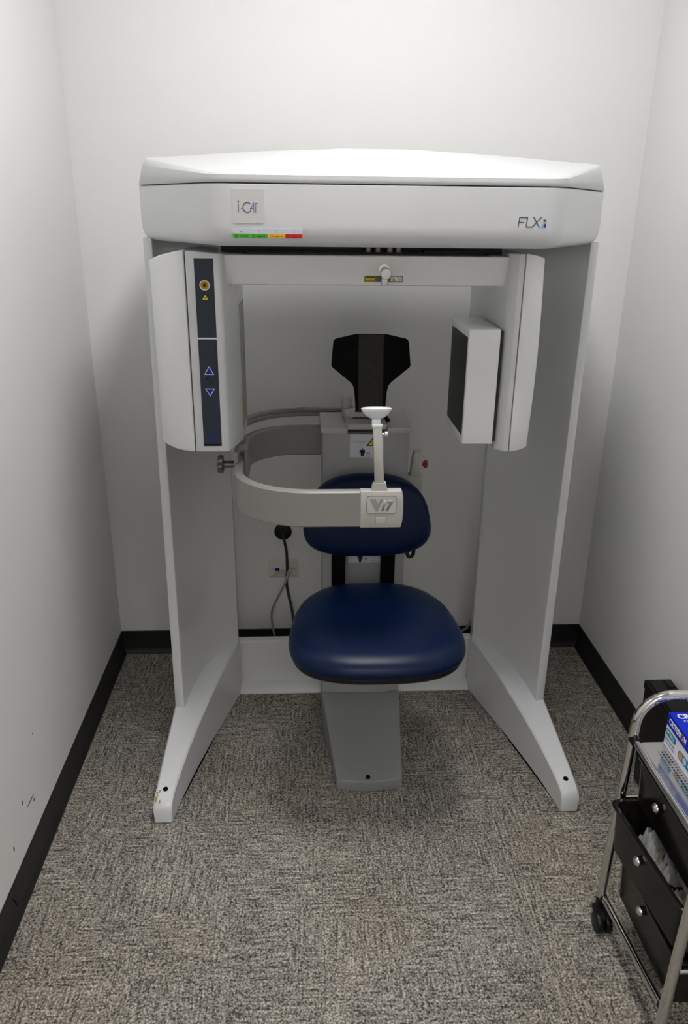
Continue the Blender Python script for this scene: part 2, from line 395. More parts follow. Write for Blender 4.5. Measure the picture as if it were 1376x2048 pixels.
# cove bases
BH, BT = 0.1016, 0.004
def cove(axis, fixed, a0, a1, sgn):
    prof = [(0, 0.0), (0.0145, 0.0), (0.014, 0.004), (0.0085, 0.010), (0.0055, 0.018), (BT, 0.028), (BT, BH - .002), (BT - .002, BH), (0, BH)]
    rings = []
    for a in (a0, a1):
        rings.append([((a, fixed + sgn * d, z) if axis == 'x' else (fixed + sgn * d, a, z)) for d, z in prof])
    return loft(rings)
b1 = struct('baseboard_back', cove('x', YB, XL, XR, -1), M_base, smooth=40); tag(b1, 'black rubber cove base along the back wall')
b2 = struct('baseboard_left', cove('y', XL, YF, YB, 1), M_base, smooth=40); tag(b2, 'black rubber cove base along the left wall')
b3 = struct('baseboard_right', cove('y', XR, YF, YB, -1), M_base, smooth=40); tag(b3, 'black rubber cove base along the right wall')
p = at(30, 1802, x=XL + BT)
obj('scratch', plate((Vector((XL + BT, p.y, p.z)), Vector((0, 1, 0)), Vector((0, 0, 1)), Vector((1, 0, 0))), [(-.013, .022), (-.005, .004), (.004, -.02), (.009, -.03), (.007, -.015), (-.001, .006)], 0, 0.0003), M_blackm, b2, 0)
# ceiling troffer (the room's lamp)
lt = thing('ceiling_light', (LIGHT_XY[0], LIGHT_XY[1], CEIL_Z), 'recessed fluorescent troffer with white frame in the ceiling', 'light')
lx, ly = LIGHT_XY; hx, hy = LIGHT_SIZE[0] / 2, LIGHT_SIZE[1] / 2
M_diff = mat('lamp_diffuser', (0.9, 0.9, 0.9), 0.6, emit=(1.0, 0.995, 0.985), estr=LIGHT_POWER)
obj('diffuser', box(lx - hx, lx + hx, ly - hy, ly + hy, CEIL_Z - 0.012, CEIL_Z - 0.004), M_diff, lt, 0)
fb = join(box(lx - hx - .025, lx - hx, ly - hy - .025, ly + hy + .025, CEIL_Z - .02, CEIL_Z - .001), box(lx + hx, lx + hx + .025, ly - hy - .025, ly + hy + .025, CEIL_Z - .02, CEIL_Z - .001),
          box(lx - hx, lx + hx, ly - hy - .025, ly - hy, CEIL_Z - .02, CEIL_Z - .001), box(lx - hx, lx + hx, ly + hy, ly + hy + .025, CEIL_Z - .02, CEIL_Z - .001))
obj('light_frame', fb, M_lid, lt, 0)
hl = thing('added_hallway_light', (0.2, -1.35, 2.6), 'added rectangular fill lamp on the unseen hallway ceiling beyond the doorway', 'light')  # unseen lamp added to brighten the lower back wall from the front
obj('diffuser', box(-.4, .8, -1.65, -1.05, 2.585, 2.594), mat('hall_fill_diffuser', (.9, .9, .9), .6, emit=(1.0, .975, .94), estr=HALL_FILL_POWER), hl, 0)
obj('light_frame', join(box(-.43, -.4, -1.68, -1.02, 2.575, 2.599), box(.8, .83, -1.68, -1.02, 2.575, 2.599), box(-.4, .8, -1.68, -1.65, 2.575, 2.599), box(-.4, .8, -1.05, -1.02, 2.575, 2.599)), M_lid, hl, 0)

# ================================================================== SCANNER
CX = 0.185
sc = thing('dental_scanner', (CX, 2.2, 0), 'large white dental cone beam scanner with two columns and an overhead housing', 'scanner')
def mir(pts, s): return [(CX + s * x, y) for x, y in pts]
for s in (-1, 1):
    # column: strip at the front, hollow inner face
    def cprof(t):     # t 0 bottom, 1 top
        ox = 0.618 - 0.027 * t; oy = 2.176 - 0.066 * t
        inner = [(0.588 - 0.020 * t, oy - 0.004), (0.585 - .016 * t, oy + .012), (0.571 - .012 * t, 2.255 - .03 * t), (0.5385 - .006 * t, 2.357 - .015 * t), (0.489 - .002 * t, 2.436 - .005 * t), (0.432, 2.484)]
        return [(ox, oy)] + inner + [(0.432, 2.52), (ox, 2.52)]
    rings = []
    for k in range(7):
        t = k / 6; z = 0.06 + (1.63 - 0.06) * t
        rings.append([(CX + s * x, y, z) for x, y in cprof(t)])
    obj('column', bev(loft(rings), 0.003, 2, 50), M_white, sc, 28)
    # splayed foot: top sloping to the toe
    def frow(y):
        f = (y - 1.828) / (2.484 - 1.828)
        xi = 0.583 + (0.430 - 0.583) * (f ** 1.25 if f > 0 else 0); xo = 0.637 - 0.019 * max(0, min(1, (y - 1.828) / .345))
        zt = 0.073 + (0.222 - 0.073) * (1 - (1 - f) ** 1.35)
        return xi, xo, zt
    rings = []
    ysamp = [1.828, 1.833, 1.842, 1.858] + [1.858 + (2.52 - 1.858) * k / 16 for k in range(1, 17)]
    for y in ysamp:
        xi, xo, zt = frow(min(y, 2.484)); drop = {1.828: .024, 1.833: .012, 1.842: .0045}.get(y, 0)
        zt -= drop; e = 0.005
        q = [(xi + (0.003 if y == 1.828 else 0), 0.004), (xo - (0.003 if y == 1.828 else 0), 0.004), (xo, zt - e), (xo - e, zt), (xi + e, zt), (xi, zt - e)]
        rings.append([(CX + s * x, y, z) for x, z in q])
    ft = obj('foot', loft(rings), M_white, sc, 32)
    # recessed bolt plug on the toe and its floor gasket
    y0 = 1.875; xi, xo, zt = frow(y0); xc = CX + s * (xi + xo) / 2
    obj('bolt_hole', cyl((xc, y0, zt - .003), (xc, y0 - .0006, zt + .0012), 0.0078, n=20), M_blackm, ft, 50)
    obj('foot_pad', prism([(CX + s * x, y) for x, y in ((.589, 1.834), (.629, 1.834), (.61, 2.5), (.44, 2.5))], 0.0, 0.005), M_blackm, ft, 0)
    if s < 0:
        for (dx, dy, w) in ((-.0235, .006, .006), (-.022, .024, .004), (-.016, .03, .005), (-.0245, -.001, .004), (-.012, -.004, .0035), (-.02, .016, .003)):
            z0 = frow(y0 - .035 + dy)[2]
            obj('rust_stain', plate(TOPN(xc + dx, y0 - .035 + dy, z0), [(a * w * .55, b * w * 1.6) for a, b in disc(1, 9)], -0.002, 0.0007), flat('rust', (0.42, 0.30, 0.10), 0.8), ft, 0)
# beam between the columns
bmn = thing('base_beam', (CX, 2.5, 0), None, None) if False else None
bm_ = loft([[(CX - .44, y, z) for y, z in ((2.478, 0.001), (2.478, 0.006), (2.515, 0.022), (2.531, 0.025), (2.528, 0.195), (2.534, 0.2), (2.56, 0.2), (2.56, 0.001))],
            [(CX + .44, y, z) for y, z in ((2.478, 0.001), (2.478, 0.006), (2.515, 0.022), (2.531, 0.025), (2.528, 0.195), (2.534, 0.2), (2.56, 0.2), (2.56, 0.001))]])
obj('base_beam', bm_, M_white, sc, 20)
# overhead housing
HP = [(-.386, 1.800), (.386, 1.800), (.5965, 2.122), (.600, 2.20), (.600, 2.53), (-.600, 2.53), (-.600, 2.20), (-.5965, 2.122)]
def roundpoly(P, r, n=5):
    out = []
    for i in range(len(P)):
        a, b, c = Vector(P[i - 1]), Vector(P[i]), Vector(P[(i + 1) % len(P)])
        d1 = (a - b); d2 = (c - b); rr = min(r, d1.length * .45, d2.length * .45); s0 = b + d1.normalized() * rr; s1 = b + d2.normalized() * rr
        for k in range(n + 1):
            t = k / n; q = s0 * (1 - t) ** 2 + b * 2 * t * (1 - t) + s1 * t * t; out.append((q.x, q.y))
    return out
HR = roundpoly(HP, 0.045)
def inset(P, d, cyy=2.2):
    out = []
    for i in range(len(P)):
        a, b, c = Vector(P[i - 1]), Vector(P[i]), Vector(P[(i + 1) % len(P)])
        t = (c - a).normalized(); out.append((b.x - t.y * d, b.y + t.x * d))
    return out
rings = []
for ins, z in ((0.06, 1.6235), (0.034, 1.6235), (0.018, 1.627), (0.007, 1.636), (0.0015, 1.650), (0, 1.668), (0, 1.7495), (0.003, 1.7515), (0.03, 1.7515)):
    P = inset(HR, ins)
    rings.append([(CX + x, y, z) for x, y in P])
hb = obj('head_housing', loft(rings), M_white, sc, 40)
obj('housing_gap', loft([[(CX + x, y, z) for x, y in inset(HR, .006)] for z in (1.7485, 1.757)]), M_gap, hb, 0)
# lid with a low dome
def rimz(x, y):
    f = max(0.0, min(1.0, (y - 1.80) / (2.125 - 1.80))); return 1.774 + (1.818 - 1.774) * f
rings = [[(CX + x, y, 1.7535) for x, y in inset(HR, .001)], [(CX + x, y, 1.756) for x, y in inset(HR, -.0005)]]
base = inset(HR, -.0005)
def inset_v(d, g):
    """inset that grows towards the outer ends of the lid"""
    A, B = inset(HR, d), inset(HR, d + g)
    out = []
    for (x0, y0), (x1, y1), (_, yy) in zip(A, B, HR):
        f = max(0.0, min(1.0, (yy - 1.80) / .325)); out.append((x0 + (x1 - x0) * f, y0 + (y1 - y0) * f))
    return out
for f_, ins, g, dz in ((.35, .0005, .005, 0), (.7, .0015, .010, 0), (1, .003, .0145, .0065), (1, .006, .015, .003), (1, .011, .016, .0009), (1, .022, .017, 0)):
    rings.append([(CX + x, y, 1.756 + (rimz(hx_, hy_) - 1.756) * f_ - dz) for (x, y), (hx_, hy_) in zip(inset_v(ins, g), HR)])
P0 = inset_v(.022, .017)
for k in range(1, 13):
    t = k / 12; rr = []
    for (x, y), (hx_, hy_) in zip(P0, HR):
        qx, qy = x * (1 - .93 * t), y + (2.20 - y) * .93 * t; z = rimz(hx_, hy_) + (1.846 - rimz(hx_, hy_)) * math.sin(t * math.pi / 2) ** 1.15
        rr.append((CX + qx, qy, z))
    rings.append(rr)
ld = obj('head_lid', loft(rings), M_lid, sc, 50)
# logo plate
p0, p1 = at(463, 378, y=1.7995), at(529, 447, y=1.7995); w, h = p1.x - p0.x, p0.z - p1.z; fr = FRONT((p0.x + p1.x) / 2, 1.8, (p0.z + p1.z) / 2)
lp = obj('logo_plate', plate(fr, rect(w, h, r=.001), -.001, .0012), M_plate, sc, 0, 'brushed metal logo plate reading i-CAT')
t0, t1 = .0010, .0018
sx = w / 66.0
def lpx(x, y): return ((x - 496) * sx, (412.5 - y) * sx)
strokes = [[(476, 408), (476, 424)], [(481, 416.5), (484, 416.5)], [(499.5, 422.5), (507.5, 406)], [(507.5, 406), (507.5, 424)], [(500, 416.5), (506.5, 416.5)], [(511.5, 424), (511.5, 407), (517, 407)]]
for st in strokes:
    obj('letter', stroke(fr, [lpx(*q) for q in st], .0016, t0, t1), I_slate, lp, 0)
obj('letter', stroke(fr, [lpx(*q) for q in disc(1.1, 8, 476, 403.5)], .0012, t0, t1), I_slate, lp, 0)
obj('letter', stroke(fr, [lpx(494.5 + 9.3 * math.cos(a), 414.5 + 9.3 * math.sin(a)) for a in [math.radians(-50 - 8 * k) for k in range(33)]], .0016, t0, t1), I_slate, lp, 0)
# status label
p0, p1 = at(465, 457, y=1.7995), at(605, 477.5, y=1.7995); w, h = p1.x - p0.x, p0.z - p1.z; fr = FRONT((p0.x + p1.x) / 2, 1.8, (p0.z + p1.z) / 2)
sl = obj('status_label', plate(fr, rect(w, h, r=.001), -.001, .0008), I_lav, sc, 0, 'status strip reading power, ready, x-ray on and fault')
seg = [(I_grn, 'POWER', I_dgrn), (I_grn, 'READY', I_dgrn), (I_amb, 'X-RAY ON', I_damb), (I_red, 'FAULT', I_dred)]
for i, (m, s_, im) in enumerate(seg):
    cx = -w / 2 + w * (i + .5) / 4; hh = h * .44
    g = obj('status_field', plate(fr, rect(w / 4 - .0006, hh, cx, -h / 2 + hh / 2 + .0006), .0007, .0011), m, sl, 0)
    obj('lettering', text(fr, s_, w * .115 if i != 2 else w * .13, hh * .34, .0010, .0014, cx + w * .035, -h / 2 + hh / 2, bold=.02), im, g, 0)
    obj('icon', stroke(fr, [(cx - w * .075 + .0028 * math.cos(a), -h / 2 + hh / 2 + .0001 + .0028 * math.sin(a)) for a in [math.radians(110 + 20 * k) for k in range(17)]], .0007, .0010, .0014), im, g, 0)
    obj('indicator_mark', text(fr, 'Rx', w * .025, hh * .26, .0007, .0011, cx + w * .0, h * .2), flat('ink_olive', (.16, .2, .06)), sl, 0)
# model logo
p0, p1 = at(1037, 434, y=1.7995), at(1092, 456, y=1.7995); w, h = p1.x - p0.x, p0.z - p1.z; fr = FRONT((p0.x + p1.x) / 2, 1.8, (p0.z + p1.z) / 2)
def fpx(x, y): return ((x - 680) / 810 * w, (385 - y) / 300 * h)
lw = .0022
fl = obj('model_lettering', join(stroke(fr, [fpx(288, 520), fpx(312, 250), fpx(535, 250), fpx(515, 510), fpx(690, 510), fpx(925, 240)], lw, -.0005, .0007),
         stroke(fr, [fpx(300, 382), fpx(435, 382)], lw, -.0005, .0007), stroke(fr, [fpx(710, 240), fpx(895, 520)], lw, -.0005, .0007)), I_grey, sc, 0, 'dark grey model lettering FLX')
for (x0, x1, y0, y1, m) in ((960, 1070, 250, 305, I_b1), (935, 1075, 318, 350, I_b1), (1000, 1080, 318, 385, I_b2), (930, 1002, 350, 385, I_b1), (935, 975, 430, 522, I_b1), (975, 1020, 430, 522, I_b2), (1020, 1082, 425, 522, I_b3)):
    a, b = fpx(x0, y1), fpx(x1, y0)
    obj('logo_block', plate(fr, [(a[0], a[1]), (b[0], a[1]), (b[0], b[1]), (a[0], b[1])], -.0005, .0006), m, fl, 0)

# ---- rotating gantry
ga = obj('rotation_hub', cyl((.195, 2.16, 1.600), (.195, 2.16, 1.63), .13, n=40), M_dark, sc, 40)
for xx in (.162, .185, .215, .236):
    obj('hub_bolt', cyl((xx, 2.012, 1.600), (xx, 2.012, 1.6275), .0085, n=16), M_dsteel, ga, 40)
# cross bar: front face leans back towards its lower edge
prof = [(1.966, 1.5965), (1.969, 1.5985), (2.19, 1.5985), (2.19, 1.53), (1.994, 1.526), (1.990, 1.528)]
cb = obj('cross_bar', loft([[(x, y, z) for y, z in prof] for x in (-.205, .512)]), M_cover, sc, 30)
obj('bar_tray_gap_fill', join(box(-.15, .46, 1.975, 2.185, 1.5985, 1.6015), box(-.14, .45, 2.00, 2.01, 1.6015, 1.605), box(-.14, .45, 2.03, 2.036, 1.6015, 1.604), box(-.203, .503, 2.04, 2.18, 1.6005, 1.6225), box(.30, .45, 2.012, 2.04, 1.6015, 1.609)), M_dark, cb, 0)  # tray ridges plus a dark block added to darken the gap under the head
# laser knob and label on the bar
def bary(z): return 1.966 + (1.5965 - z) / (1.5965 - 1.528) * .024
p0 = at(729, 551, y=1.979); p1 = at(805, 565, y=1.983)
n_ = Vector((0, -.0685, -.024)).normalized(); up_ = Vector((0, -.024, .0685)).normalized()
zc = (p0.z + p1.z) / 2; fr = (Vector(((p0.x + p1.x) / 2, bary(zc), zc)), Vector((1, 0, 0)), up_, n_)
w, h = p1.x - p0.x, p0.z - p1.z
ll = obj('laser_label', plate(fr, rect(w, h), -.0005, .0006), I_grey, cb, 0, 'dark strip of laser warning labels')
def bl(name, pts, m, t=1): return obj(name, plate(fr, pts, .0004, .0006 + .0003 * t), m, ll, 0)
bl('label_border', rect(w * .29, h * .86, -w * .345, 0), M_yold); bl('label_black', rect(w * .25, h * .68, -w * .345, 0), I_black, 2); bl('label_yellow', rect(w * .23, h * .46, -w * .345, 0, ), I_yel, 3)
obj('lettering', text(fr, 'CAUTION', w * .16, h * .2, .001, .0018, -w * .345, h * .0), M_yold, ll, 0)
bl('label_white', rect(w * .29, h * .78, w * .335, 0), I_white); bl('warning_triangle', [(w * .215, -h * .26), (w * .325, -h * .26), (w * .27, h * .28)], I_amb, 2)
bl('triangle_mark', disc(h * .08, 10, w * .27, -h * .08), I_black, 3)
bl('label_header', rect(w * .13, h * .17, w * .41, h * .22), I_amb, 2)
obj('lettering', text(fr, 'LASER', w * .11, h * .13, .0009, .0013, w * .41, -h * .06), I_black, ll, 0)
obj('lettering', text(fr, 'ON', w * .05, h * .15, .0009, .0013, w * .41, -h * .25), I_black, ll, 0)
kc = at(771, 545, y=1.955); yk = bary(kc.z)
kb = obj('laser_knob', join(lathe((kc.x - .002, yk + .002, kc.z + .003), (0, -1, 0), [(0, .0145), (.006, .0148), (.010, .0145)]), lathe((kc.x, yk - .006, kc.z), (0, -1, -.08), [(0, .0125), (.030, .0130), (.0325, .0128), (.034, .0118), (.0342, .0001)])), M_steel, cb, 40, 'brushed steel laser aiming knob')
obj('laser_barrel', cyl((kc.x, yk - .013, kc.z - .006), (kc.x, yk - .013, kc.z - .032), .0088, n=20, b=.001), M_steel, kb, 40)

# ---- X-ray source housing on the left
ZT, ZB = 1.607, 1.110
def hous(poly, name, m, ztop, parent, sm=40, b=.004):
    r0 = []; P = poly
    rings = []
    for f in (0, 1):
        rings.append([(x, y, (ZB + (0.0)) if f == 0 else ztop(x, y)) for x, y in P])
    return obj(name, bev(loft(rings), b, 3, 25), m, parent, sm)
src_main = [(-.2805, 1.951), (-.203, 1.949), (-.197, 1.9505), (-.193, 1.956), (-.170, 2.045), (-.1665, 2.06), (-.166, 2.085), (-.1655, 2.215), (-.172, 2.222), (-.2805, 2.222)]
src = hous(src_main, 'source_housing', M_white, lambda x, y: ZT - max(0, x + .28) * .07, sc)
cov = [(-.2835, 1.951), (-.305, 1.9575), (-.328, 1.972), (-.350, 1.996), (-.368, 2.022), (-.380, 2.046), (-.384, 2.056), (-.384, 2.064), (-.372, 2.12), (-.345, 2.19), (-.335, 2.2), (-.2835, 2.221)]
sc_cov = hous(cov, 'side_cover', M_cover, lambda x, y: ZT + .001 - .028 * (max(0, -.2835 - x) / .1) ** 1.6, src)
obj('inner_panel', box(-.1662, -.1642, 2.075, 2.205, 1.14, 1.47, .0008), M_tower, src, 0)
for (z0, z1, y0, y1, m) in ((1.27, 1.335, 2.105, 2.16, M_gtape), (1.225, 1.26, 2.10, 2.15, M_gtape), (1.175, 1.215, 2.085, 2.12, M_yold)):
    obj('sticker', box(-.1645, -.1635, y0, y1, z0, z1), m, src, 0)
# membrane key panel
pts = [at(388, 516.5, y=1.949), at(427.5, 516.5, y=1.949), at(442.5, 892, y=1.949), at(407, 892, y=1.949)]
mfr = (Vector((0, 1.9498, 0)), Vector((1, 0, 0)), Vector((0, 0, 1)), Vector((0, -1, 0)))
mw = .046; mx = sum(p.x for p in pts) / 4; mzt, mzb = pts[0].z, pts[2].z
mb = obj('membrane_panel', plate(mfr, rect(mw, mzt - mzb, mx, (mzt + mzb) / 2, r=.001), -.001, .0012), M_membrane, src, 0, 'dark slate key panel with up and down arrows')
def mpt(px, py): q = at(px, py, y=1.949); return q.x, q.z
def mp(name, pts, m, t=1): return obj(name, plate(mfr, pts, .001, .0012 + .0004 * t), m, mb, 0)
_, z = mpt(412, 677); mp('divider', rect(mw + .003, .0038, mx, z), I_white)
_, z = mpt(425, 889.5); mp('lower_bar', rect(mw, .0052, mx, z), I_black)
cxm, z = mpt(410, 570.5)
mp('laser_button_ring', disc(.0122, 32, mx, z), I_white); mp('laser_button', disc(.0100, 32, mx, z), I_org, 2); mp('button_dot', disc(.0030, 16, mx, z), I_black, 4)
for k in range(16):
    a = 2 * math.pi * k / 16; r1 = .0082 if k % 2 else .0062
    obj('ray_mark', stroke(mfr, [(mx + .003 * math.cos(a), z + .003 * math.sin(a)), (mx + r1 * math.cos(a), z + r1 * math.sin(a))], .0005, .001, .0026), I_black, mb, 0)
_, z = mpt(411, 595)
mp('hazard_triangle_border', [(mx - .010, z - .0066), (mx + .010, z - .0066), (mx, z + .0098)], I_black); mp('hazard_triangle', [(mx - .0073, z - .0052), (mx + .0073, z - .0052), (mx, z + .0068)], I_lem, 2); mp('hazard_dot', disc(.0019, 12, mx, z - .001), I_black, 3)
for py, sg in ((741.5, 1), (784.5, -1)):
    _, z = mpt(418, py)
    mp('arrow_border', [(mx - .0125, z - sg * .0098), (mx + .0125, z - sg * .0098), (mx, z + sg * .0112)][::sg], I_white); mp('arrow_key', [(mx - .0094, z - sg * .008), (mx + .0094, z - sg * .008), (mx, z + sg * .0078)][::sg], I_blue2, 2)
_, z = mpt(418, 762)
I_ghost = flat('ink_ghost', (.010, .013, .018))
mp('seat_symbol', disc(.0022, 12, mx - .006, z + .0072), I_ghost); mp('seat_symbol', disc(.0022, 12, mx + .0005, z + .0074), I_ghost); mp('seat_symbol', disc(.0024, 12, mx + .001, z - .0085), I_ghost)
obj('seat_symbol', stroke(mfr, [(mx - .007, z + .005), (mx - .004, z + .002), (mx + .001, z - .001), (mx + .009, z - .004)], .0016, .001, .0016), I_ghost, mb, 0)
obj('seat_symbol', stroke(mfr, [(mx + .0008, z + .006), (mx + .001, z - .008)], .001, .001, .0016), I_ghost, mb, 0)
_, z = mpt(424, 874); xq = mx + .001
obj('maker_mark', join(plate(mfr, [(xq - .007, z + .004), (xq - .007, z + .0065), (xq + .0005, z + .0065), (xq + .005, z + .004), (xq + .007, z), (xq + .005, z - .0045), (xq + .0005, z - .0065), (xq - .007, z - .0065), (xq - .007, z + .001), (xq - .0035, z - .0005), (xq - .0035, z - .003), (xq, z - .003), (xq + .0025, z), (xq, z + .003)], .001, .0017)), I_blue, mb, 0)

# ---- detector arm on the right
def sloped(x, y): return ZT - 0.0
da_main = [(.538, 1.941), (.527, 1.941), (.524, 1.9425), (.506, 1.962), (.503, 1.970), (.503, 2.383), (.507, 2.387), (.538, 2.387)]
da = hous(da_main, 'detector_arm', M_white, lambda x, y: 1.607, sc)
cov = [(.5405, 1.941), (.556, 1.947), (.574, 1.958), (.590, 1.974), (.598, 1.984), (.600, 1.992), (.592, 2.16), (.575, 2.33), (.5405, 2.385)]
obj('side_cover', bev(loft([[(x + .006 * math.sin(math.pi * f) * ((x - .54) / .06), y, (ZB + (1.608 - .014 * ((x - .5405) / .06) ** 1.6 - ZB) * f)) for x, y in cov] for f in (0, .17, .34, .5, .67, .84, 1)]), .003, 2, 40), M_cover, da, 40)
dp = obj('detector_panel', box(.415, .4955, 1.95, 2.192, 1.1285, 1.4265, .003), M_cover, da, 40)
obj('detector_gap', box(.4955, .504, 1.957, 2.185, 1.135, 1.42), M_gap, dp, 0)
obj('detector_window', box(.4143, .416, 1.962, 2.176, 1.150, 1.405), M_screen, dp, 0)

# ================================================================== CHAIR
ch = thing('patient_chair', (.19, 2.25, 0), 'navy vinyl patient chair on a grey pedestal inside the scanner', 'chair')
# pedestal foot
rings = []
for k in range(13):
    t = k / 12; y = 1.955 + (2.46 - 1.955) * t
    u = min(1, (y - 1.955) / .315)
    x0 = .094 + (.054 - .094) * u; x1 = .2995 + (.322 - .2995) * u; zt = .038 + (.148 - .038) * (u ** 1.08)
    n = 10; top = []; bot = []
    for i in range(n + 1):
        s_ = i / n; yy = y - 0.014 * (1 - (2 * s_ - 1) ** 2) * (1 - .45 * u)
        top.append((x0 + (x1 - x0) * s_, yy, zt)); bot.append((x0 - .001 + (x1 - x0 + .002) * s_, yy - (.004 if k == 0 else 0), .003))
    rings.append(top + bot[::-1])
ft = obj('pedestal_foot', bev(loft(rings), .002, 2, 40), M_foot, ch, 35)
hc = at(736, 1550, z=.050)
uh = (hc.y + .0135 - 1.955) / .315; zh = .038 + .110 * uh ** 1.08
obj('bolt_hole', cyl((hc.x, hc.y, zh - .006), (hc.x, hc.y - .001, zh + .0022), .0075, n=20), M_blackm, ft, 50)
obj('foot_glide', box(.17, .23, 1.955, 2.0, 0, .004), M_blackm, ft, 0)
# lift tower
tw = obj('lift_tower', bev(loft([[(x, y, z) for x, y in ((.055, 2.272), (.12, 2.264), (.19, 2.2615), (.26, 2.264), (.321, 2.272), (.321, 2.455), (.055, 2.455))] for z in (.146, 1.071)]), .003, 2, 60), M_tower, ch, 30)
cp_ = [(.050, 2.268), (.12, 2.2595), (.131, 2.259), (.131, 2.33), (.252, 2.33), (.252, 2.259), (.27, 2.2605), (.326, 2.268), (.326, 2.458), (.050, 2.458)]
obj('tower_cap', prism(cp_, 1.071, 1.0895, .002, 2), M_cap, tw, 30)
obj('cap_insert', box(.134, .249, 2.285, 2.33, 1.055, 1.084, .002), M_dark, tw, 30)
# capacity labels
def cap_label(x0, x1, z0, z1):
    w, h = x1 - x0, z1 - z0; fr = FRONT((x0 + x1) / 2, 2.2612, (z0 + z1) / 2)
    lb = obj('capacity_label', plate(fr, rect(w, h, r=.004), -.005, .0008), I_lav, tw, 0, 'white maximum patient weight label')
    def q(name, pts, m, t=1): return obj(name, plate(fr, pts, .0006, .0008 + .0003 * t), m, lb, 0)
    q('warning_border', [(-w * .02, h * .0), (w * .36, h * .0), (w * .17, h * .36)], I_black); q('warning_triangle', [(w * .03, h * .03), (w * .31, h * .03), (w * .17, h * .29)], I_yel, 2)
    q('warning_mark', rect(.0022, h * .13, w * .17, h * .155), I_black, 3); q('warning_mark', disc(.0013, 8, w * .17, h * .06), I_black, 3)
    obj('lettering', text(fr, 'MAXIMUM LOAD', w * .46, h * .05, .0006, .0011, -w * .22, h * .22), I_orn, lb, 0); obj('lettering', text(fr, 'CAPACITY', w * .27, h * .045, .0006, .0011, -w * .2, h * .155), I_orn, lb, 0)
    px = -w * .13; q('person_symbol', disc(h * .034, 14, px, -h * .125), I_black); q('person_symbol', [(px - w * .075, -h * .17), (px + w * .075, -h * .17), (px + w * .08, -h * .33), (px + w * .052, -h * .33), (px + w * .045, -h * .22), (px + w * .042, -h * .46), (px + .0008, -h * .46), (px, -h * .33), (px - .0008, -h * .46), (px - w * .042, -h * .46), (px - w * .045, -h * .22), (px - w * .052, -h * .33), (px - w * .08, -h * .33)], I_black)
    obj('weight_symbol', stroke(fr, [(w * .0, -h * .46), (w * .1, -h * .46), (w * .1, -h * .37), (w * .085, -h * .345), (w * .015, -h * .345), (w * .0, -h * .37), (0, -h * .46)], .0011, .0006, .0011), I_grey, lb, 0)
    q('weight_symbol', rect(w * .09, h * .04, w * .05, -h * .295), I_grey)
    obj('lettering', text(fr, '= 180 kg', w * .25, h * .06, .0006, .0011, w * .31, -h * .29), I_grey, lb, 0); obj('lettering', text(fr, '( 400 lb )', w * .27, h * .06, .0006, .0011, w * .31, -h * .41), I_grey, lb, 0)
cap_label(.138, .242, .997, 1.069); cap_label(.138, .242, .6425, .7145)
# head support
hm = obj('headrest_mount', join(box(.126, .254, 2.335, 2.43, 1.0835, 1.118, .004), box(.130, .250, 2.262, 2.335, 1.0835, 1.101, .003), box(.122, .150, 2.40, 2.45, 1.086, 1.150, .004)), M_cap, ch, 35)
pad = [(-.041, 1.351), (.041, 1.351), (.050, 1.350), (.107, 1.3375), (.113, 1.333), (.1155, 1.327), (.1215, 1.263), (.1215, 1.257), (.118, 1.252), (.062, 1.207), (.055, 1.198), (.051, 1.184), (.049, 1.165), (.046, 1.125), (.049, 1.110), (.056, 1.101), (.060, 1.097), (.058, 1.092)]
pad2 = pad + [(-x, z) for x, z in reversed(pad)][:-0 or None]
outl = [(x, z) for x, z in pad] + [(-x, z) for x, z in reversed(pad) if x > .0415]
outl = [(.206 + x, 2.345 + (.04 if z < 1.13 else .0) * 0 + max(0, (1.24 - z)) * 0.0 + (z - 1.1) * .13 - (.0 if z > 1.115 else .02 * (1.115 - z) / .023), z) for x, z in outl]
bmp = bmesh.new(); va = [bmp.verts.new(p) for p in outl]; vb = [bmp.verts.new((x, y + .008, z)) for x, y, z in outl]
# wings curve forwards
n = len(va); bmp.faces.new(va); bmp.faces.new(vb[::-1])
for i in range(n): bmp.faces.new((va[i], vb[i], vb[(i + 1) % n], va[(i + 1) % n]))
hp = obj('head_paddle', bmp, mat('carbon_black', (0.0022, 0.0022, 0.0024), 0.6, spec=0.1), ch, 0, 'black carbon fibre head support paddle')
obj('carbon_strip', loft([[(.206 + sx_ * .038, 2.345 + (z - 1.1) * .13 - .0015 + d, z) for sx_ in (-1, 1) for d in ((0, .002) if sx_ < 0 else (.002, 0))] for z in (1.118, 1.349)]), M_carbon, hp, 0, 'woven carbon strip')
# backrest and seat
def se(a, b, n, k=56, taper=0.0, e=2.6):
    out = []
    for i in range(k):
        t = 2 * math.pi * i / k; c, s_ = math.cos(t), math.sin(t)
        x = math.copysign(abs(c) ** (2 / e), c); y = math.copysign(abs(s_) ** (2 / e), s_)
        out.append((a * x * (1 - taper * y), b * y))
    return out
def cushion(outline, prof):
    """prof: (scale inset, height); returns rings of (u, v, height)"""
    rings = []
    for d, h in prof:
        rings.append([(u * (1 - d / 0.2), v * (1 - d / 0.2), h) for u, v in outline])
    return rings
PROF = [(.03, 0), (.006, 0), (0, .006), (-.002, .020), (0, .034), (.006, .046), (.016, .056), (.034, .064), (.06, .069), (.10, .072), (.15, .074), (.19, .0745)]
